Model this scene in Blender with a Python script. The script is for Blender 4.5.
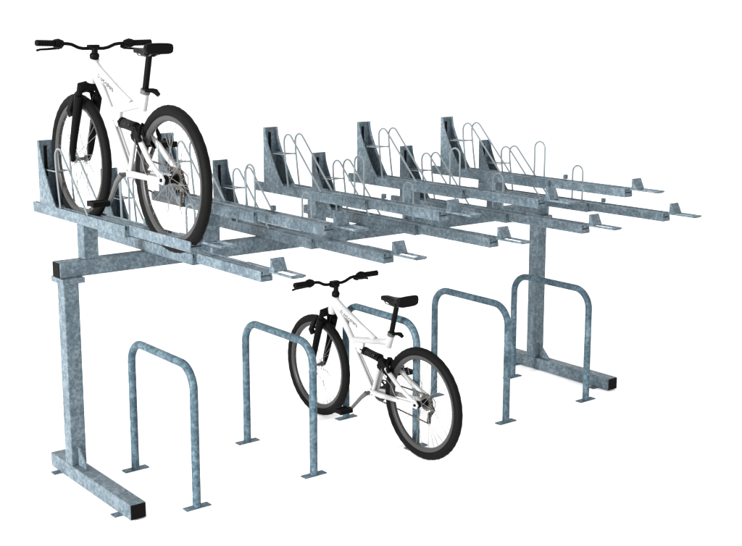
import bpy, bmesh, math, random
from mathutils import Vector, Matrix
random.seed(7)
for o in list(bpy.data.objects): bpy.data.objects.remove(o)
SC = bpy.context.scene
COL = SC.collection

# ------------------------------------------------------------------ camera, world, lamps, exposure
K = 0.76                                   # layout units -> metres
def c(x, y, z): return Vector((x*K, -y*K, z*K))   # layout y runs towards the tray handles

cam = bpy.data.cameras.new('camera'); cob = bpy.data.objects.new('camera', cam); COL.objects.link(cob)
yaw, pit, rol = 0.9220, -0.1790, -0.003
f = Vector((math.cos(pit)*math.cos(yaw), math.cos(pit)*math.sin(yaw), math.sin(pit)))
r = f.cross(Vector((0, 0, 1))).normalized(); u = r.cross(f)
r2 = r*math.cos(rol) + u*math.sin(rol); u2 = -r*math.sin(rol) + u*math.cos(rol)
m = Matrix((r2, u2, -f)).transposed().to_4x4()
m.translation = Vector((-3.433*K, -8.956*K, 3.310*K))
cob.matrix_world = m
cam.sensor_width = 36; cam.lens = 36*1175.4/742
cam.shift_x = (371-348.57)/742; cam.shift_y = -(273-248.85)/742
cam.clip_end = 500; cam.clip_start = 0.05
SC.camera = cob

w = bpy.data.worlds.new('World'); SC.world = w; w.use_nodes = True
w.node_tree.nodes['Background'].inputs[0].default_value = (1.0, 1.0, 1.0, 1)
w.node_tree.nodes['Background'].inputs[1].default_value = 1.55

def softbox(name, loc, target, size, power, color):
    l = bpy.data.lights.new(name, 'AREA'); l.energy = power; l.size = size; l.color = color
    o = bpy.data.objects.new(name, l); COL.objects.link(o); o.location = loc
    o.rotation_euler = (Vector(target)-Vector(loc)).to_track_quat('-Z', 'Y').to_euler()
    return o
softbox('softbox_key', (-26.0, -3.5, 7.2), (1.9, -0.8, 1.2), 3.5, 15500, (1.0, 0.99, 0.97))
softbox('softbox_low', (-26.0, -6.0, 1.1), (1.9, -0.8, 0.7), 1.6, 6300, (1.0, 0.99, 0.97))
softbox('softbox_fill', (-4.5, -13.0, 5.0), (1.9, -0.8, 1.0), 6.0, 470, (1.0, 1.0, 1.0))

SC.view_settings.view_transform = 'Standard'; SC.view_settings.look = 'None'
SC.view_settings.exposure = 0; SC.view_settings.gamma = 1
SC.render.engine = 'CYCLES'
SC.render.resolution_x = 1024; SC.render.resolution_y = 754

# ------------------------------------------------------------------ materials
REF = 1.62      # reflectance factor matched to the studio light level
def mat(name, col, rough=0.5, metal=0.0, spec=0.3):
    if name != 'white_studio_floor': col = tuple(v*REF for v in col)
    m = bpy.data.materials.new(name); m.use_nodes = True
    b = m.node_tree.nodes['Principled BSDF']
    b.inputs['Base Color'].default_value = (*col, 1); b.inputs['Roughness'].default_value = rough
    b.inputs['Metallic'].default_value = metal; b.inputs['Specular IOR Level'].default_value = spec
    # faint procedural unevenness in gloss
    n = m.node_tree.nodes.new('ShaderNodeTexNoise'); n.inputs['Scale'].default_value = 35
    t = m.node_tree.nodes.new('ShaderNodeTexCoord')
    mr = m.node_tree.nodes.new('ShaderNodeMapRange')
    mr.inputs['To Min'].default_value = max(0.05, rough-0.08); mr.inputs['To Max'].default_value = min(1, rough+0.08)
    m.node_tree.links.new(t.outputs['Object'], n.inputs['Vector'])
    m.node_tree.links.new(n.outputs['Fac'], mr.inputs['Value'])
    m.node_tree.links.new(mr.outputs['Result'], b.inputs['Roughness'])
    return m

def galv(name, dark, mid, light, scale=22, spec=0.35, rough=0.42):
    dark, mid, light = (tuple(v*REF for v in q) for q in (dark, mid, light))
    m = bpy.data.materials.new(name); m.use_nodes = True
    nt = m.node_tree; N = nt.nodes; L = nt.links
    b = N['Principled BSDF']
    tc = N.new('ShaderNodeTexCoord'); oi = N.new('ShaderNodeObjectInfo')
    mul = N.new('ShaderNodeVectorMath'); mul.operation = 'SCALE'; mul.inputs[0].default_value = (17, 31, 23)
    add = N.new('ShaderNodeVectorMath'); add.operation = 'ADD'
    L.new(oi.outputs['Random'], mul.inputs['Scale'])
    L.new(tc.outputs['Object'], add.inputs[0]); L.new(mul.outputs[0], add.inputs[1])
    n1 = N.new('ShaderNodeTexNoise'); n1.inputs['Scale'].default_value = scale; n1.inputs['Detail'].default_value = 6
    n1.inputs['Roughness'].default_value = 0.62; n1.inputs['Distortion'].default_value = 0.4
    n2 = N.new('ShaderNodeTexNoise'); n2.inputs['Scale'].default_value = scale*0.22; n2.inputs['Detail'].default_value = 3
    v = N.new('ShaderNodeTexVoronoi'); v.inputs['Scale'].default_value = scale*2.6
    for t in (n1, n2, v): L.new(add.outputs[0], t.inputs['Vector'])
    # combine blotches + spangle
    m1 = N.new('ShaderNodeMath'); m1.operation = 'MULTIPLY_ADD'; m1.inputs[1].default_value = 0.30
    L.new(n2.outputs['Fac'], m1.inputs[0])
    m0 = N.new('ShaderNodeMath'); m0.operation = 'MULTIPLY'; m0.inputs[1].default_value = 0.75
    L.new(n1.outputs['Fac'], m0.inputs[0]); L.new(m0.outputs[0], m1.inputs[2])
    sep = N.new('ShaderNodeSeparateColor'); L.new(v.outputs['Color'], sep.inputs[0])
    m2 = N.new('ShaderNodeMath'); m2.operation = 'MULTIPLY_ADD'; m2.inputs[1].default_value = 0.10
    L.new(sep.outputs[0], m2.inputs[0]); L.new(m1.outputs[0], m2.inputs[2])
    cr = N.new('ShaderNodeValToRGB'); e = cr.color_ramp.elements
    e[0].position = 0.45; e[0].color = (*dark, 1); e[1].position = 0.72; e[1].color = (*light, 1)
    k = cr.color_ramp.elements.new(0.575); k.color = (*mid, 1)
    L.new(m2.outputs[0], cr.inputs[0]); L.new(cr.outputs[0], b.inputs['Base Color'])
    b.inputs['Roughness'].default_value = rough; b.inputs['Specular IOR Level'].default_value = spec
    mr = N.new('ShaderNodeMapRange'); mr.inputs['From Min'].default_value = 0.4; mr.inputs['From Max'].default_value = 0.75
    mr.inputs['To Min'].default_value = rough+0.12; mr.inputs['To Max'].default_value = rough-0.1
    L.new(m2.outputs[0], mr.inputs['Value']); L.new(mr.outputs[0], b.inputs['Roughness'])
    bp = N.new('ShaderNodeBump'); bp.inputs['Strength'].default_value = 0.10; bp.inputs['Distance'].default_value = 0.003
    L.new(n1.outputs['Fac'], bp.inputs['Height']); L.new(bp.outputs[0], b.inputs['Normal'])
    return m

M = {}
M['steel'] = galv('galvanised_steel', (0.028, 0.040, 0.049), (0.042, 0.057, 0.068), (0.074, 0.094, 0.107), 44, 0.12)
M['tube'] = galv('galvanised_tube', (0.013, 0.024, 0.033), (0.024, 0.041, 0.053), (0.050, 0.073, 0.087), 42, 0.12)
M['wire'] = mat('zinc_wire', (0.068, 0.082, 0.089), 0.35, 0.0, 0.25)
M['black'] = mat('black_plastic', (0.0014, 0.0014, 0.0014), 0.45, 0, 0.035)
M['cap'] = mat('black_end_cap', (0.002, 0.0017, 0.0016), 0.6, 0, 0.04)
M['rubber'] = mat('tyre_rubber', (0.0019, 0.0019, 0.0019), 0.6, 0, 0.04)
M['rim'] = mat('rim_alloy', (0.0165, 0.0165, 0.0165), 0.35, 0.0, 0.15)
M['spoke'] = mat('spoke_steel', (0.062, 0.062, 0.062), 0.3, 0.0, 0.2)
M['white'] = mat('white_paint', (0.188, 0.188, 0.191), 0.3, 0, 0.1)
M['grey'] = mat('grey_metal', (0.030, 0.030, 0.030), 0.35, 0, 0.3)
M['dark'] = mat('dark_metal', (0.006, 0.006, 0.006), 0.4, 0, 0.15)
M['gear'] = mat('sprocket_metal', (0.022, 0.020, 0.018), 0.35, 0, 0.3)
M['ink'] = mat('frame_lettering', (0.070, 0.070, 0.074), 0.5, 0, 0.1)
M['ground'] = mat('white_studio_floor', (0.95, 0.95, 0.95), 0.9, 0, 0.0)

# ------------------------------------------------------------------ mesh builder (layout units in, metres out)
class MB:
    def __init__(s): s.bm = bmesh.new()
    def v(s, p): return s.bm.verts.new(c(*p))
    def box(s, x0, x1, y0, y1, z0, z1):
        V = [s.v((x, y, z)) for x in (x0, x1) for y in (y0, y1) for z in (z0, z1)]
        for q in ((0,1,3,2),(4,6,7,5),(0,4,5,1),(2,3,7,6),(0,2,6,4),(1,5,7,3)): s.bm.faces.new([V[i] for i in q])
        return s
    def prism(s, pts, axis, a, b):
        """polygon pts extruded along axis ('x','y','z') from a to b"""
        def P(p, t):
            return {'x': (t, p[0], p[1]), 'y': (p[0], t, p[1]), 'z': (p[0], p[1], t)}[axis]
        A = [s.v(P(p, a)) for p in pts]; B = [s.v(P(p, b)) for p in pts]
        s.bm.faces.new(A); s.bm.faces.new(B[::-1]); n = len(pts)
        for i in range(n): s.bm.faces.new((A[i], A[(i+1) % n], B[(i+1) % n], B[i]))
        return s
    def tube(s, pts, rad, n=10, closed=False, caps=True, ell=None):
        """swept tube through pts; rad a number or one per point"""
        P = [Vector(p) for p in pts]; N = len(P)
        R = rad if isinstance(rad, (list, tuple)) else [rad]*N
        rings = []; prev = None
        for i in range(N):
            if closed: t = (P[(i+1) % N]-P[i-1])
            elif i == 0: t = P[1]-P[0]
            elif i == N-1: t = P[-1]-P[-2]
            else: t = (P[i+1]-P[i]).normalized()+(P[i]-P[i-1]).normalized()
            t.normalize()
            if prev is None:
                a = Vector((1, 0, 0)) if abs(t.x) < 0.8 else Vector((0, 0, 1))
            else: a = prev
            a = (a-t*a.dot(t)).normalized(); prev = a; b = t.cross(a)
            ea, eb = ell if ell else (1, 1)
            rings.append([s.v(P[i]+a*math.cos(2*math.pi*k/n)*R[i]*ea+b*math.sin(2*math.pi*k/n)*R[i]*eb) for k in range(n)])
        for i in range(N if closed else N-1):
            A = rings[i]; B = rings[(i+1) % N]
            for k in range(n): s.bm.faces.new((A[k], A[(k+1) % n], B[(k+1) % n], B[k]))
        if not closed and caps: s.bm.faces.new(rings[0][::-1]); s.bm.faces.new(rings[-1])
        return s
    def lathe_x(s, prof, cy, cz, n=48, x0=0.0, fn=None):
        """closed profile of (x, radius) turned about an x-parallel axis through (cy, cz)"""
        rings = []
        for k in range(n):
            a = 2*math.pi*k/n
            rings.append([s.v((x0+x, cy+(rr+(fn(k, j) if fn else 0))*math.cos(a), cz+(rr+(fn(k, j) if fn else 0))*math.sin(a))) for j, (x, rr) in enumerate(prof)])
        m_ = len(prof)
        for k in range(n):
            A = rings[k]; B = rings[(k+1) % n]
            for j in range(m_): s.bm.faces.new((A[j], A[(j+1) % m_], B[(j+1) % m_], B[j]))
        return s
    def cyl_x(s, x0, x1, cy, cz, rad, n=20): return s.tube([(x0, cy, cz), (x1, cy, cz)], rad, n)
    def ball(s, p, rad, n=12, sc=(1, 1, 1)):
        mm = Matrix.Translation(c(*p)) @ Matrix.Diagonal((sc[0]*rad*K, sc[1]*rad*K, sc[2]*rad*K, 1))
        bmesh.ops.create_uvsphere(s.bm, u_segments=n, v_segments=max(6, n//2+2), radius=1, matrix=mm)
        return s
    def build(s, name, mt, parent=None, smooth=False, bevel=0.0):
        bm = s.bm
        bmesh.ops.recalc_face_normals(bm, faces=bm.faces)
        me = bpy.data.meshes.new(name); bm.to_mesh(me); bm.free()
        me.materials.append(mt)
        if smooth:
            for p in me.polygons: p.use_smooth = True
            me.set_sharp_from_angle(angle=math.radians(38))
        o = bpy.data.objects.new(name, me); COL.objects.link(o)
        if parent: o.parent = parent
        if bevel:
            b = o.modifiers.new('bevel', 'BEVEL'); b.width = bevel*K; b.segments = 2; b.limit_method = 'ANGLE'
        return o

def thing(name, label, cat, loc, group=None):
    o = bpy.data.objects.new(name, None); COL.objects.link(o); o.location = loc
    o.empty_display_size = 0.2
    o['label'] = label; o['category'] = cat
    if group: o['group'] = group
    return o

def copy_tree(o, parent=None):
    n = o.copy(); COL.objects.link(n)
    if parent: n.parent = parent
    for ch in list(o.children): copy_tree(ch, n)
    return n

# ------------------------------------------------------------------ setting
g = bmesh.new(); bmesh.ops.create_circle(g, cap_ends=True, segments=64, radius=120)
me = bpy.data.meshes.new('ground'); g.to_mesh(me); g.free(); me.materials.append(M['ground'])
go = bpy.data.objects.new('ground', me); COL.objects.link(go); go['kind'] = 'structure'

# ------------------------------------------------------------------ the two-tier rack
S = 0.12; YC = 0.848; LX = 4.973; YF = 1.92; YB = 0.574
Z0 = 0.008; HC = 1.526; ZB = 1.566
rack = thing('bike_rack', 'long galvanised two tier bike rack with ten overhead trays on a beam between end frames', 'bike rack', (0, 0, 0))
BV = 0.006
for x0 in (0.0, LX):
    foot = MB().box(x0, x0+S, YB, YF, Z0, S).build('foot_beam', M['steel'], rack, bevel=BV)
    MB().box(x0+0.004, x0+S-0.004, YF-0.01, YF+0.006, Z0+0.004, S-0.004).build('end_cap', M['cap'], foot)
    MB().box(x0+0.004, x0+S-0.004, YB-0.006, YB+0.01, Z0+0.004, S-0.004).build('end_cap', M['cap'], foot)
    for y in (0.725, 1.755):
        MB().box(x0-0.058, x0+S+0.05, y-0.035, y+0.035, 0.0005, Z0-0.0005).build('foot_plate', M['steel'], foot)
    col = MB().box(x0, x0+S, YC, YC+S, S+0.001, HC).build('column', M['steel'], rack, bevel=BV)
    MB().prism([(YC+S+0.001, S+0.001), (YC+S+0.14, S+0.001), (YC+S+0.14, S+0.012), (YC+S+0.012, S+0.14), (YC+S+0.001, S+0.14)], 'x', x0+0.054, x0+0.066).build('gusset', M['steel'], col)
    MB().box(x0-0.022, x0+S+0.03, YC-0.05, YC+S+0.045, HC+0.0005, HC+0.0195).box(x0-0.022, x0+S+0.03, YC-0.05, YC+S+0.045, HC+0.0205, ZB-0.0005).build('joint_plate', M['steel'], col)
beam = MB().box(-0.024, LX+S+0.024, YC, YC+S, ZB, ZB+S).build('cross_beam', M['steel'], rack, bevel=BV)
MB().box(-0.030, -0.016, YC+0.004, YC+S-0.004, ZB+0.004, ZB+S-0.004).build('end_cap', M['cap'], beam)
MB().box(LX+S+0.016, LX+S+0.030, YC+0.004, YC+S-0.004, ZB+0.004, ZB+S-0.004).build('end_cap', M['cap'], beam)

# one tray with its pieces (local: x 0..0.123, z 0 = underside)
TW = 0.137; TY0 = 0.047; TY1 = 1.647; TI = 2.495; TH = 0.080
def arc(cy, cz, rad, a0, a1, n):
    return [(cy+rad*math.cos(math.radians(a0+(a1-a0)*i/n)), cz+rad*math.sin(math.radians(a0+(a1-a0)*i/n))) for i in range(n+1)]
def make_tray():
    t = 0.007
    prof = [(0, 0), (TW, 0), (TW, TH+0.006), (TW-t, TH+0.006), (TW-t, t), (0.031, t), (0.031, TH), (0.020, TH), (0.020, TH-0.026), (0.006, TH-0.026), (0.006, TH), (0, TH)]
    tray = MB().prism(prof, 'y', TY0, TY1).build('tray', M['steel'], None)
    x0, x1, z0, z1 = 0.0345, 0.127, 0.012, 0.084
    g_ = 0.009; s_ = 0.006
    ip = [(x0, z0), (x0, z1), (x0+0.007, z1), (x0+0.007, z1-0.022), (x0+0.020, z1-0.022), (x0+0.020, z1-0.003), (x1-0.020, z1-0.003), (x1-0.020, z1-0.020), (x1-0.010, z1-0.020), (x1-0.010, z1+0.007), (x1, z1+0.007), (x1, z0),
          (x1-0.014, z0), (x1-0.014, z0+s_), (x1-s_, z0+s_), (x1-s_, z1-0.028), (x0+s_, z1-0.028), (x0+s_, z0+s_), (x0+0.014, z0+s_), (x0+0.014, z0)]
    MB().prism(ip, 'y', 0.362, TI).build('sliding_rail', M['steel'], tray)
    MB().box(x0+0.001, x1-0.001, TI+0.0005, TI+0.005, z0+0.001, z0+0.034).build('rail_end_plate', M['steel'], tray)
    # wheel bracket: web + two flared cheeks
    b = MB(); yb = 0.185; bt = 0.008
    ztop = 0.575
    b.box(0.001+bt, TW-0.001-bt, yb, yb+bt, 0.0075, ztop-0.001)
    pr = [(0.0, 0.30), (0.03, 0.272), (0.07, 0.24), (0.12, 0.205), (0.17, 0.172), (0.23, 0.135), (0.29, 0.102), (0.35, 0.070), (0.40, 0.048), (0.44, 0.036), (ztop-TH, 0.030)]
    poly = [(yb-0.002, TH+0.0005)]+[(yb+d, TH+0.0005+z) for z, d in pr]+[(yb-0.002, ztop)]
    b.prism(poly, 'x', 0.001, 0.001+bt); b.prism(poly, 'x', TW-0.001-bt, TW-0.001)
    br = b.build('wheel_bracket', M['steel'], tray)
    MB().box(0.048, 0.074, yb+bt+0.0005, yb+bt+0.004, 0.290, 0.530).build('slot_strip', M['cap'], tray)
    # slanted wheel loops
    def loop(x):
        a = arc(0.566, 0.468, 0.066, 184, 38, 14)
        pts = [(0.556, 0.075), (0.530, 0.22), (0.503, 0.40)]+a+[(1.040, 0.080)]
        return [(x, p[0], p[1]) for p in pts]
    for x in (0.010, TW-0.010):
        MB().tube(loop(x), 0.0078, 8).build('wheel_loop', M['wire'], tray, smooth=True)
    # upright loop near the front
    pts = [(1.350, 0.075), (1.350, 0.345)]+arc(1.413, 0.345, 0.063, 180, 0, 14)+[(1.476, 0.075)]
    MB().tube([(TW-0.010, p[0], p[1]) for p in pts], 0.0078, 8).build('wheel_loop', M['wire'], tray, smooth=True)
    # tie wires from bracket to loops
    MB().tube([(0.080, yb+bt, 0.352), (TW-0.010, 0.509, 0.356)], 0.0055, 8).tube([(0.042, yb+bt, 0.345), (0.010, 0.509, 0.356)], 0.0055, 8).tube([(0.006, 0.506, 0.360), (TW-0.006, 0.506, 0.360)], 0.0055, 8).build('tie_wire', M['wire'], tray, smooth=True)
    # stop tab
    MB().box(0.098, 0.124, 1.735, 1.768, 0.0965, 0.134).build('stop_tab', M['steel'], tray)
    # handle plate, open frame and wedge
    zt = 0.070; th = 0.014
    h = MB()
    h.box(0.1275, 0.165, 2.14, 2.515, zt, zt+th).box(0.1655, 0.2145, 2.455, 2.515, zt, zt+th)
    h.box(0.0995, 0.1155, 2.516, 2.765, zt, zt+th); h.box(0.1985, 0.2145, 2.516, 2.765, zt, zt+th)
    h.box(0.116, 0.198, 2.730, 2.765, zt-0.004, zt+th-0.001)
    h.box(0.0995, 0.1270, TI+0.001, 2.515, zt, zt+th)
    h.build('handle', M['steel'], tray)
    wz = zt+th+0.0005
    MB().prism([(2.508, wz), (2.560, wz), (2.520, wz+0.084), (2.508, wz+0.084)], 'x', 0.100, 0.208).build('stop_wedge', M['steel'], tray, bevel=0.002)
    return tray

PX0 = 0.172; PP = 0.525
tray0 = make_tray(); tray0.parent = rack
for k in range(10):
    high = (k % 2 == 0)
    zb = 1.945 if high else ZB+S+0.0008
    x = PX0+PP*k
    t = tray0 if k == 0 else copy_tree(tray0, rack)
    t.location = c(x, 0, zb)
    t['label'] = ('upper' if high else 'lower')+' level bike tray with wire wheel loops and pull handle'
    if high:
        p = MB().box(0.0015, S-0.0015, YC+0.0015, YC+S-0.0015, 0, 1.9445-ZB-S-0.001).build('support_post', M['steel'], rack, bevel=BV)
        p.location = c(x, 0, ZB+S+0.0005)

# ------------------------------------------------------------------ ground hoops
def make_stand():
    t = thing('bike_stand', '', 'bike stand', (0, 0, 0), 'steel hoop stands in a row under the rack')
    y0, y1, zt, rb = 0.0, 0.946, 1.032, 0.17
    pts = [(y0, 0.006), (y0, 0.45), (y0, zt-rb)]+arc(y0+rb, zt-rb, rb, 180, 90, 10)[1:]+arc(y1-rb, zt-rb, rb, 90, 0, 10)+[(y1, 0.45), (y1, 0.006)]
    MB().tube([(0, a, b_) for a, b_ in pts], 0.0305, 20).build('hoop', M['tube'], t, smooth=True)
    for y in (y0, y1):
        MB().box(-0.100, 0.100, y-0.033, y+0.033, 0.0005, 0.008).build('base_plate', M['tube'], t)
    return t
slabels = ['bare steel hoop stand nearest the near end frame, between its foot and the next hoop',
           'steel hoop stand partly in front of the front wheel of the lower white bicycle',
           'steel hoop stand the lower white bicycle stands beside, seen behind its frame',
           'bare steel hoop stand just behind the rear wheel of the lower white bicycle',
           'farthest steel hoop stand, standing in front of the column of the far end frame']
st0 = make_stand()
for i in range(5):
    s = st0 if i == 0 else copy_tree(st0)
    s.location = c(0.494+1.026*i, 1.029, 0)
    s['label'] = slabels[i]

# ------------------------------------------------------------------ bicycles
WR = 0.452
def make_wheel(bike, name, ya, za, rear):
    # tyre carries the part; rim, hub and spokes are its sub-parts
    prof = []
    cw, ch, rc = 0.033, 0.036, WR-0.037
    for j in range(16):
        a = 2*math.pi*j/16
        prof.append((cw*math.cos(a)*(1.0), rc+ch*math.sin(a)))
    def lug(k, j):
        if j in (3, 4, 5): return 0.0010 if (k % 3) else -0.0012
        if j in (1, 2): return 0.0010 if (k % 4 < 2) else -0.0012
        if j in (6, 7): return 0.0010 if (k % 4 > 1) else -0.0012
        return 0
    wheel = MB().lathe_x(prof, 0, 0, 144, fn=lug).build(name, M['rubber'], bike, smooth=True)
    wheel.location = c(0, ya, za)
    rp = [(-0.020, 0.388), (-0.022, 0.382), (-0.018, 0.362), (-0.010, 0.354), (0.010, 0.354), (0.018, 0.362), (0.022, 0.382), (0.020, 0.388)]
    MB().lathe_x(rp, 0, 0, 72).build('rim', M['rim'], wheel, smooth=True)
    hb = MB()
    if rear:
        hb.tube([(-0.085, 0, 0), (-0.060, 0, 0), (-0.058, 0, 0), (-0.045, 0, 0), (-0.042, 0, 0), (0.030, 0, 0), (0.033, 0, 0), (0.040, 0, 0)], [0.012, 0.014, 0.030, 0.030, 0.024, 0.024, 0.034, 0.034], 20)
        hb.build('hub', M['black'], wheel, smooth=True)
    else:
        hb.tube([(-0.075, 0, 0), (-0.045, 0, 0), (-0.043, 0, 0), (-0.036, 0, 0), (-0.033, 0, 0), (0.033, 0, 0), (0.036, 0, 0), (0.043, 0, 0), (0.045, 0, 0), (0.075, 0, 0)], [0.008, 0.008, 0.024, 0.024, 0.012, 0.012, 0.024, 0.024, 0.008, 0.008], 16)
        hb.build('hub', M['grey'], wheel, smooth=True)
    hr = 0.028 if rear else 0.022; hx = 0.044 if not rear else 0.040
    def spoke(side, cross):
        a = math.radians(cross)
        return MB().tube([(side*hx, hr*math.cos(a), hr*math.sin(a)), (side*0.004, 0, 0.355)], 0.0017, 5)
    protos = [spoke(sd, cr).build('spoke', M['spoke'], wheel) for sd in (-1, 1) for cr in (10, 170)]
    for i in range(1, 8):
        for q, p in enumerate(protos):
            n = p.copy(); COL.objects.link(n); n.parent = wheel
            n.rotation_euler = (2*math.pi*i/8+q*math.pi/16, 0, 0)
    for q, p in enumerate(protos): p.rotation_euler = (q*math.pi/16, 0, 0)
    return wheel

def make_bike(wr=0.452, dy=0.0, zs=1.0, fy=0.785, ca_=(0.180, 0.176)):
    B = thing('bicycle', '', 'bicycle', (0, 0, 0), 'white full suspension mountain bikes')
    YO = 1.5
    def yz(y): return y-YO
    T = lambda P: [(x, y-YO, z) for x, y, z in P]
    FA = (fy, WR); RA = (2.200, WR)
    make_wheel(B, 'front_wheel', FA[0]-YO, FA[1], False)
    rw = make_wheel(B, 'rear_wheel', RA[0]-YO, RA[1], True)
    # --- main frame
    fr = MB()
    # beam-like upper tube, flattened (tall oval)
    fr.tube(T([(0, 1.050, 1.075), (0, 1.12, 1.035), (0, 1.40, 0.918), (0, 1.60, 0.850)]), [0.040, 0.040, 0.034, 0.026], 18, ell=(0.85, 1.0))
    fr.tube(T([(0, 1.030, 1.070), (0, 1.09, 1.000), (0, 1.235, 0.850), (0, 1.345, 0.722)]), [0.036, 0.036, 0.029, 0.030], 18, ell=(0.85, 1.0))
    fr.tube(T([(0, 1.265, 0.785), (0, 1.45, 0.812), (0, 1.785, 0.866)]), [0.024, 0.026, 0.026], 18, ell=(0.9, 1.0))
    fr.tube(T([(0, 1.765, 0.822), (0, 1.808, 0.938)]), 0.029, 18)                      # seat tube
    fr.tube(T([(0, 1.050, 1.120), (0, 0.988, 0.965)]), 0.036, 20)                      # head tube
    fr.tube(T([(0.014, 1.300, 0.765), (0.014, 1.570, 0.425)]), 0.017, 12)              # twin lower struts
    fr.tube(T([(-0.014, 1.300, 0.765), (-0.014, 1.570, 0.425)]), 0.017, 12)
    fr.prism([(1.330-YO, 0.790), (1.450-YO, 0.800), (1.440-YO, 0.715), (1.395-YO, 0.690), (1.340-YO, 0.720)], 'x', -0.012, 0.012)   # shock gusset
    fr.cyl_x(-0.050, 0.050, 1.582-YO, 0.402, 0.030, 20)                                # bottom bracket shell
    frame = fr.build('frame', M['white'], B, smooth=True)
    # lettering marks on the upper tube, both sides
    for sd in (-1, 1):
        L = MB(); random.seed(3)
        d = Vector((0, 0.94, -0.36)).normalized(); n_ = Vector((0, 0.36, 0.94)).normalized()
        base = Vector((0, 1.165-YO, 1.014))
        tpos = 0.0
        for q in range(11):
            wd = 0.014+0.005*random.random(); hh = 0.020+0.006*(q in (0, 4, 7))
            x0 = sd*0.0350
            o_ = base+d*tpos-n_*0.012
            def Q(a, b): 
                p = o_+d*(a+b*0.25)+n_*b
                return (p.y, p.z)
            L.prism([Q(0, 0), Q(0.0045, 0), Q(0.0045, hh), Q(0, hh)], 'x', sd*0.028, x0)
            if q % 3 != 1: L.prism([Q(0.0047, hh-0.006), Q(wd, hh-0.006), Q(wd, hh), Q(0.0047, hh)], 'x', sd*0.028, x0)
            if q % 2 == 0: L.prism([Q(0.0047, 0), Q(wd, 0), Q(wd, 0.006), Q(0.0047, 0.006)], 'x', sd*0.028, x0)
            if q % 4 == 3: L.prism([Q(wd-0.004, 0.0065), Q(wd, 0.0065), Q(wd, hh-0.0065), Q(wd-0.004, hh-0.0065)], 'x', sd*0.028, x0)
            tpos += wd+0.007
        L.build('lettering', M['ink'], frame)
    # --- rear swingarm
    sw = MB()
    for sd in (-1, 1):
        sw.tube(T([(sd*0.030, 1.600, 0.405), (sd*0.055, 1.72, 0.415), (sd*0.066, 1.90, 0.430), (sd*0.074, 2.185, 0.450)]), [0.022, 0.022, 0.020, 0.018], 12)
        sw.tube(T([(sd*0.050, 1.800, 0.655), (sd*0.060, 1.88, 0.615), (sd*0.070, 2.00, 0.545), (sd*0.074, 2.175, 0.475)]), [0.016, 0.019, 0.018, 0.015], 12)
        sw.prism([(2.150-YO, 0.430), (2.215-YO, 0.425), (2.230-YO, 0.455), (2.195-YO, 0.492), (2.150-YO, 0.490)], 'x', sd*0.068, sd*0.080)
        sw.tube(T([(sd*0.022, 1.600, 0.415), (sd*0.024, 1.690, 0.665)]), 0.017, 12)
    sw.cyl_x(-0.052, 0.052, 1.800-YO, 0.655, 0.015, 14)
    sw.build('swingarm', M['white'], B, smooth=True)
    # --- rocker link and shock
    rk = MB()
    for sd in (-1, 1):
        rk.prism([(1.690-YO, 0.640), (1.705-YO, 0.715), (1.745-YO, 0.720), (1.860-YO, 0.625), (1.850-YO, 0.590), (1.800-YO, 0.600)], 'x', sd*0.040, sd*0.056)
    rk.cyl_x(-0.058, 0.058, 1.725-YO, 0.695, 0.014, 12).cyl_x(-0.058, 0.058, 1.825-YO, 0.612, 0.014, 12).cyl_x(-0.058, 0.058, 1.700-YO, 0.660, 0.012, 12)
    rk.build('rocker_link', M['black'], B, smooth=True)
    sh = MB()
    a = Vector((0, 1.405-YO, 0.728)); b = Vector((0, 1.725-YO, 0.698)); ax = (b-a)
    sh.tube([a, a+ax*0.14, a+ax*0.16, a+ax*0.24, a+ax*0.25, a+ax*0.70, a+ax*0.72, a+ax*0.82, a+ax*0.84, b], [0.014, 0.014, 0.036, 0.036, 0.018, 0.018, 0.036, 0.036, 0.018, 0.016], 16)
    shock = sh.build('shock_absorber', M['black'], B, smooth=True)
    cpts = []; nn = ax.normalized(); e1 = Vector((1, 0, 0)); e2 = nn.cross(e1)
    for i in range(105):
        t = i/104; th_ = 2*math.pi*6.5*t
        cpts.append(a+ax*(0.25+0.45*t)+e1*0.029*math.cos(th_)+e2*0.029*math.sin(th_))
    MB().tube(cpts, 0.0055, 7).build('coil_spring', M['dark'], shock, smooth=True)
    # --- fork
    fk = MB()
    fk.tube(T([(-0.078, 0.955, 0.960), (0.0, 0.965, 0.978), (0.078, 0.955, 0.960)]), 0.036, 14)
    for sd in (-1, 1):
        fk.tube(T([(sd*0.072, 0.958, 0.985), (sd*0.072, 0.950, 0.962), (sd*0.072, 0.917, 0.865)]), 0.022, 14)
        fk.tube(T([(sd*0.072, 0.934, 0.905), (sd*0.072, 0.920, 0.865), (sd*0.072, 0.862, 0.69), (sd*0.070, 0.806, 0.520), (sd*0.066, 0.797, 0.470), (sd*0.062, 0.783, 0.440)]), [0.033, 0.034, 0.030, 0.026, 0.018, 0.014], 14)
    ar = [(0.072*math.cos(math.radians(t)), 0.895, 0.880+0.058*math.sin(math.radians(t))) for t in range(0, 181, 15)]
    fk.tube(T(ar), 0.014, 10)
    fork = fk.build('fork', M['black'], B, smooth=True)
    for sd in (-1, 1):
        MB().tube(T([(sd*0.085, 0.835, 0.760), (sd*0.098, 0.825, 0.800), (sd*0.075, 0.850, 0.885), (sd*0.052, 0.865, 0.925)]), [0.026, 0.026, 0.019, 0.014], 10).tube(T([(sd*0.040, 0.790, 0.800), (sd*0.040, 0.850, 0.815)]), 0.012, 8).build('brake_arm', M['black'], fork, smooth=True)
    # --- headset, stem, bar
    stm = MB()
    stm.ball((0, 1.053-YO, 1.140), 0.036, 14)
    stm.tube(T([(0, 1.053, 1.130), (0, 1.062, 1.225)]), 0.022, 14)
    stm.tube(T([(0, 1.066, 1.218), (0, 1.040, 1.222)]), 0.030, 14)
    stm.box(-0.040, 0.040, 1.012-YO, 1.062-YO, 1.196, 1.252)
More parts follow.
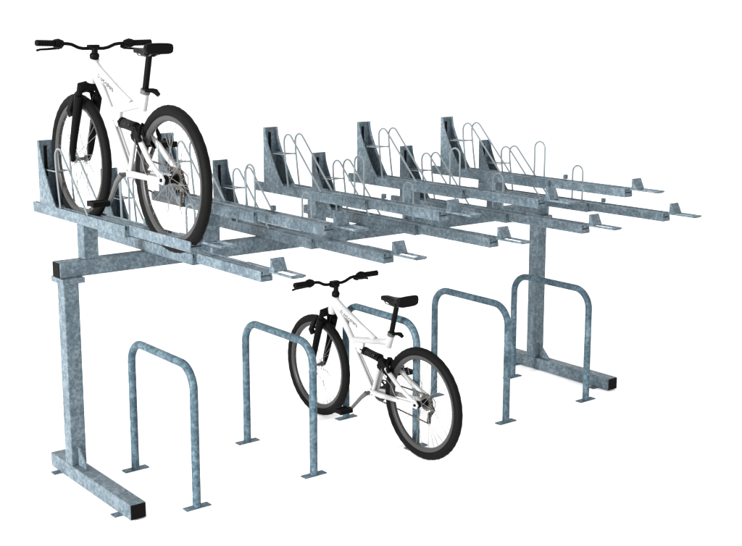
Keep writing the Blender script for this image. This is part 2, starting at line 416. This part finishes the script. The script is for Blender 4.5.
    stm.build('stem', M['black'], B, smooth=True, bevel=0.006)
    hb = MB()
    side = [(0.0, 1.035, 1.226), (0.08, 1.035, 1.226), (0.115, 1.037, 1.234), (0.165, 1.042, 1.258), (0.20, 1.045, 1.264), (0.30, 1.055, 1.268), (0.43, 1.072, 1.272)]
    path = [(-x, y, z) for x, y, z in side[:0:-1]]+side
    hb.tube(T(path), 0.0135, 12)
    bar = hb.build('handlebar', M['black'], B, smooth=True)
    for sd in (-1, 1):
        gp = []; gr = []
        for i in range(15):
            x = 0.305+0.133*i/14; gp.append((sd*x, 1.056+(x-0.305)*0.13, 1.268+(x-0.305)*0.03)); gr.append(0.0255 if i % 2 else 0.0235)
        MB().tube(T(gp), gr, 12).build('grip', M['black'], bar, smooth=True)
        MB().tube(T([(sd*0.235, 1.050, 1.266), (sd*0.270, 1.052, 1.267), (sd*0.300, 1.056, 1.268)]), [0.026, 0.038, 0.031], 12).tube(T([(sd*0.232, 1.030, 1.255), (sd*0.262, 1.010, 1.240)]), [0.020, 0.026], 10).build('shifter', M['black'], bar, smooth=True)
        MB().tube(T([(sd*0.230, 1.020, 1.240), (sd*0.262, 0.994, 1.228), (sd*0.320, 0.985, 1.222), (sd*0.375, 0.990, 1.220), (sd*0.402, 0.982, 1.212)]), [0.014, 0.011, 0.010, 0.009, 0.010], 8).build('brake_lever', M['black'], bar, smooth=True)
    # --- seat post, clamp, saddle
    MB().tube(T([(0, 1.800, 0.915), (0, 1.878, 1.200)]), 0.0215, 16).build('seat_post', M['black'], B, smooth=True)
    cl = MB().tube(T([(0, 1.803, 0.925), (0, 1.811, 0.952)]), 0.034, 18)
    clamp = cl.build('seat_clamp', M['grey'], B, smooth=True)
    MB().tube(T([(-0.020, 1.842, 0.948), (0.030, 1.852, 0.945), (0.050, 1.860, 0.938), (0.064, 1.878, 0.915)]), [0.012, 0.015, 0.019, 0.014], 10).build('clamp_lever', M['black'], clamp, smooth=True)
    sd_ = MB(); ring_prev = None
    secs = [(1.692, 0.012, 1.230, 1.214), (1.701, 0.026, 1.240, 1.202), (1.73, 0.032, 1.246, 1.202), (1.79, 0.036, 1.246, 1.196), (1.83, 0.042, 1.247, 1.184),
            (1.90, 0.056, 1.254, 1.182), (1.925, 0.066, 1.260, 1.188), (1.945, 0.078, 1.267, 1.222), (1.975, 0.094, 1.278, 1.222), (1.985, 0.098, 1.282, 1.200), (2.020, 0.102, 1.292, 1.200), (2.028, 0.098, 1.290, 1.204)]
    n = 16
    for (y, hw, zt, zb_) in secs:
        ring = []
        for k in range(n):
            a_ = 2*math.pi*k/n; cx_, cz_ = math.cos(a_), math.sin(a_)
            px = hw*math.copysign(abs(cx_)**0.5, cx_)
            zm = zb_+(zt-zb_)*0.55
            pz = zm+(zt-zm)*abs(cz_)**0.5 if cz_ > 0 else zm-(zm-zb_)*abs(cz_)**0.5
            ring.append(sd_.v((px, y-YO, pz)))
        if ring_prev:
            for k in range(n): sd_.bm.faces.new((ring_prev[k], ring_prev[(k+1) % n], ring[(k+1) % n], ring[k]))
        else: sd_.bm.faces.new(ring)
        ring_prev = ring
    sd_.bm.faces.new(ring_prev[::-1])
    saddle = sd_.build('saddle', M['black'], B, smooth=True)
    rl = MB()
    for sd in (-1, 1):
        rl.tube(T([(sd*0.010, 1.715, 1.212), (sd*0.020, 1.760, 1.186), (sd*0.024, 1.83, 1.182), (sd*0.024, 1.93, 1.188), (sd*0.040, 2.010, 1.228)]), 0.0050, 8)
    rl.build('saddle_rail', M['grey'], saddle, smooth=True)
    MB().box(-0.030, 0.030, 1.852-YO, 1.912-YO, 1.176, 1.210).build('saddle_clamp', M['black'], saddle, bevel=0.005)
    # --- drivetrain
    by, bz = 1.582, 0.402
    cs = MB()
    dl = Vector((0, -ca_[0], -ca_[1])); dr = -dl
    cs.cyl_x(-0.088, 0.088, by-YO, bz, 0.014, 14)
    cs.tube([(-0.078, by-YO, bz), (-0.098, by-YO+dl.y*0.25, bz+dl.z*0.25), (-0.102, by-YO+dl.y, bz+dl.z)], [0.022, 0.017, 0.014], 10)
    cs.tube([(0.078, by-YO, bz), (0.098, by-YO+dr.y*0.25, bz+dr.z*0.25), (0.102, by-YO+dr.y, bz+dr.z)], [0.022, 0.017, 0.014], 10)
    crank = cs.build('crank', M['grey'], B, smooth=True)
    ch = MB(); prof = []
    nt_ = 36
    for k in range(nt_*2):
        a_ = math.pi*k/nt_; rr = 0.098 if k % 2 else 0.090
        prof.append((by-YO+rr*math.cos(a_), bz+rr*math.sin(a_)))
    inner = [(by-YO+0.072*math.cos(math.pi*k/nt_), bz+0.072*math.sin(math.pi*k/nt_)) for k in range(nt_*2)]
    for (xa, xb) in ((0.060, 0.065),):
        A = [ch.v((xa, *p)) for p in prof]; Bv = [ch.v((xb, *p)) for p in prof]; C_ = [ch.v((xa, *p)) for p in inner]; D = [ch.v((xb, *p)) for p in inner]
        for k in range(nt_*2):
            j = (k+1) % (nt_*2)
            for q in ((A[k], A[j], Bv[j], Bv[k]), (C_[k], D[k], D[j], C_[j]), (A[k], C_[k], C_[j], A[j]), (Bv[k], Bv[j], D[j], D[k])): ch.bm.faces.new(q)
    for k in range(5):
        a_ = 2*math.pi*k/5+0.3
        ch.tube([(0.066, by-YO, bz), (0.064, by-YO+0.078*math.cos(a_), bz+0.078*math.sin(a_))], 0.008, 6)
    ch.build('chainring', M['dark'], crank)
    for sd, d in ((-1, dl), (1, dr)):
        py, pz = by-YO+d.y, bz+d.z
        p = MB(); x0, x1 = sorted((sd*0.122, sd*0.250))
        p.box(x0, x1, py-0.052, py-0.034, pz-0.018, pz+0.018).box(x0, x1, py+0.034, py+0.052, pz-0.018, pz+0.018)
        p.box(x0, x0+0.012, py-0.033, py+0.033, pz-0.015, pz+0.015).box(x1-0.012, x1, py-0.033, py+0.033, pz-0.015, pz+0.015)
        p.tube([(sd*0.103, py, pz), (sd*0.238, py, pz)], 0.019, 10)
        p.build('pedal', M['black'], crank, bevel=0.003)
    ca = MB()
    for i, rr in enumerate((0.068, 0.060, 0.053, 0.046, 0.040)):
        pr = []
        for k in range(56):
            a_ = 2*math.pi*k/56; q = rr if k % 2 else rr-0.004
            pr.append((q*math.cos(a_), q*math.sin(a_)))
        ca.prism(pr, 'x', 0.034+i*0.006, 0.037+i*0.006)
    ca.cyl_x(0.033, 0.072, 0, 0, 0.020, 14)
    ca.build('cassette', M['gear'], rw)
    ra = (2.200, WR)
    cn = MB(); loop_ = []
    def chainrun(p0, p1, n_=40):
        for i in range(n_): loop_.append(tuple(Vector(p0).lerp(Vector(p1), i/n_)))
    def chainarc(x, yy, zz, rad, a0, a1, n_=18):
        for i in range(n_):
            t_ = math.radians(a0+(a1-a0)*i/n_); loop_.append((x, yy+rad*math.cos(t_), zz+rad*math.sin(t_)))
    chainarc(0.0625, by-YO, bz, 0.094, 275, 85)
    chainrun((0.0625, by-YO, bz+0.094), (0.052, ra[0]-YO, ra[1]+0.058))
    chainarc(0.052, ra[0]-YO, ra[1], 0.058, 90, -60, 14)
    chainrun((0.056, 2.238-YO, 0.352), (0.058, 2.215-YO, 0.279), 8)
    chainrun((0.058, 2.205-YO, 0.276), (0.0625, by-YO+0.02, bz-0.093))
    cn.tube(loop_, [0.0075 if i % 2 else 0.0055 for i in range(len(loop_))], 6, closed=True)
    cn.build('chain', M['gear'], B)
    dr_ = MB()
    dr_.tube(T([(0.082, 2.205, 0.430), (0.084, 2.232, 0.385), (0.070, 2.220, 0.352)]), [0.014, 0.018, 0.014], 8)
    dr_.prism([(2.212-YO, 0.375), (2.232-YO, 0.375), (2.222-YO, 0.275), (2.198-YO, 0.275)], 'x', 0.048, 0.053).prism([(2.212-YO, 0.375), (2.232-YO, 0.375), (2.222-YO, 0.275), (2.198-YO, 0.275)], 'x', 0.064, 0.069)
    dr_.cyl_x(0.054, 0.063, 2.208-YO, 0.300, 0.022, 14).cyl_x(0.054, 0.063, 2.220-YO, 0.350, 0.022, 14)
    dr_.build('derailleur', M['dark'], B, smooth=True)
    # rear brake arms at the seat stays
    for sd in (-1, 1):
        MB().tube(T([(sd*0.070, 1.865, 0.640), (sd*0.078, 1.855, 0.665), (sd*0.060, 1.835, 0.715), (sd*0.030, 1.820, 0.742)]), [0.017, 0.016, 0.012, 0.010], 8).build('brake_arm', M['black'], B, smooth=True)
    # cables
    cb = MB()
    def smoothpath(P, n_=8):
        out = []
        P = [Vector(p) for p in P]
        for i in range(len(P)-1):
            p0 = P[max(i-1, 0)]; p1 = P[i]; p2 = P[i+1]; p3 = P[min(i+2, len(P)-1)]
            for j in range(n_):
                t = j/n_
                out.append(0.5*((2*p1)+(-p0+p2)*t+(2*p0-5*p1+4*p2-p3)*t*t+(-p0+3*p1-3*p2+p3)*t**3))
        out.append(P[-1]); return out
    cb.tube(T(smoothpath([(-0.045, 1.72, 0.66), (-0.070, 1.80, 0.60), (-0.078, 1.90, 0.54), (-0.080, 1.97, 0.46), (-0.078, 2.10, 0.435)])), 0.0035, 6)
    cb.tube(T(smoothpath([(0.05, 1.80, 0.66), (0.075, 1.93, 0.60), (0.085, 2.08, 0.53), (0.088, 2.24, 0.47), (0.084, 2.245, 0.40)])), 0.0035, 6)
    cb.build('cable', M['spoke'], B, smooth=True)
    # the two machines differ a little in size: wheels by their radius, frame by its height
    for ob in B.children:
        if 'wheel' in ob.name:
            if wr != WR: ob.scale = (1, wr/WR, wr/WR)
            continue
        if zs == 1.0 and dy == 0.0: continue
        for o2 in [ob]+list(ob.children):
            for v in o2.data.vertices:
                y, z = -v.co.y/K+YO, v.co.z/K
                d_ = min(math.hypot(y-FA[0], z-WR), math.hypot(y-RA[0], z-WR))
                wt = min(1, max(0, (d_-0.05)/0.45))
                f_ = max(0, 1-math.hypot(y-0.785, z-WR)/0.5)
                v.co.y = -(y+dy*wt+(fy-0.785)*f_-YO)*K
                h_ = (z-WR)*(1+(zs-1)*(0.35 if ob.name.startswith('fork') else 1))+0.03*wt*(0.5 if ob.name.startswith('fork') else 1)
                nm_ = ob.name.split('.')[0]
                if nm_ == 'handlebar': h_ = (z-WR)*0.9+0.118
                elif nm_ == 'stem' and h_ > 0.768: h_ = 0.768+(h_-0.768)*0.62
                elif nm_ in ('saddle', 'seat_post') and h_ > 0.70: h_ = 0.70+(h_-0.70)*0.75
                v.co.z = (WR+h_)*K
    return B

b1 = make_bike()
b1.location = c(2.420, 1.500, 0.0)
b1['label'] = 'white mountain bike with black saddle standing on the ground beside the middle hoop stand'
b2 = make_bike(0.483, 0.048, 1.07, 0.805, (0.150, 0.196))
b2.location = c(PX0+TW/2, 1.515, 2.410-WR)
b2.rotation_euler = (0.016, 0, 0)
b2['label'] = 'white mountain bike parked high in an overhead tray at the near rack end'
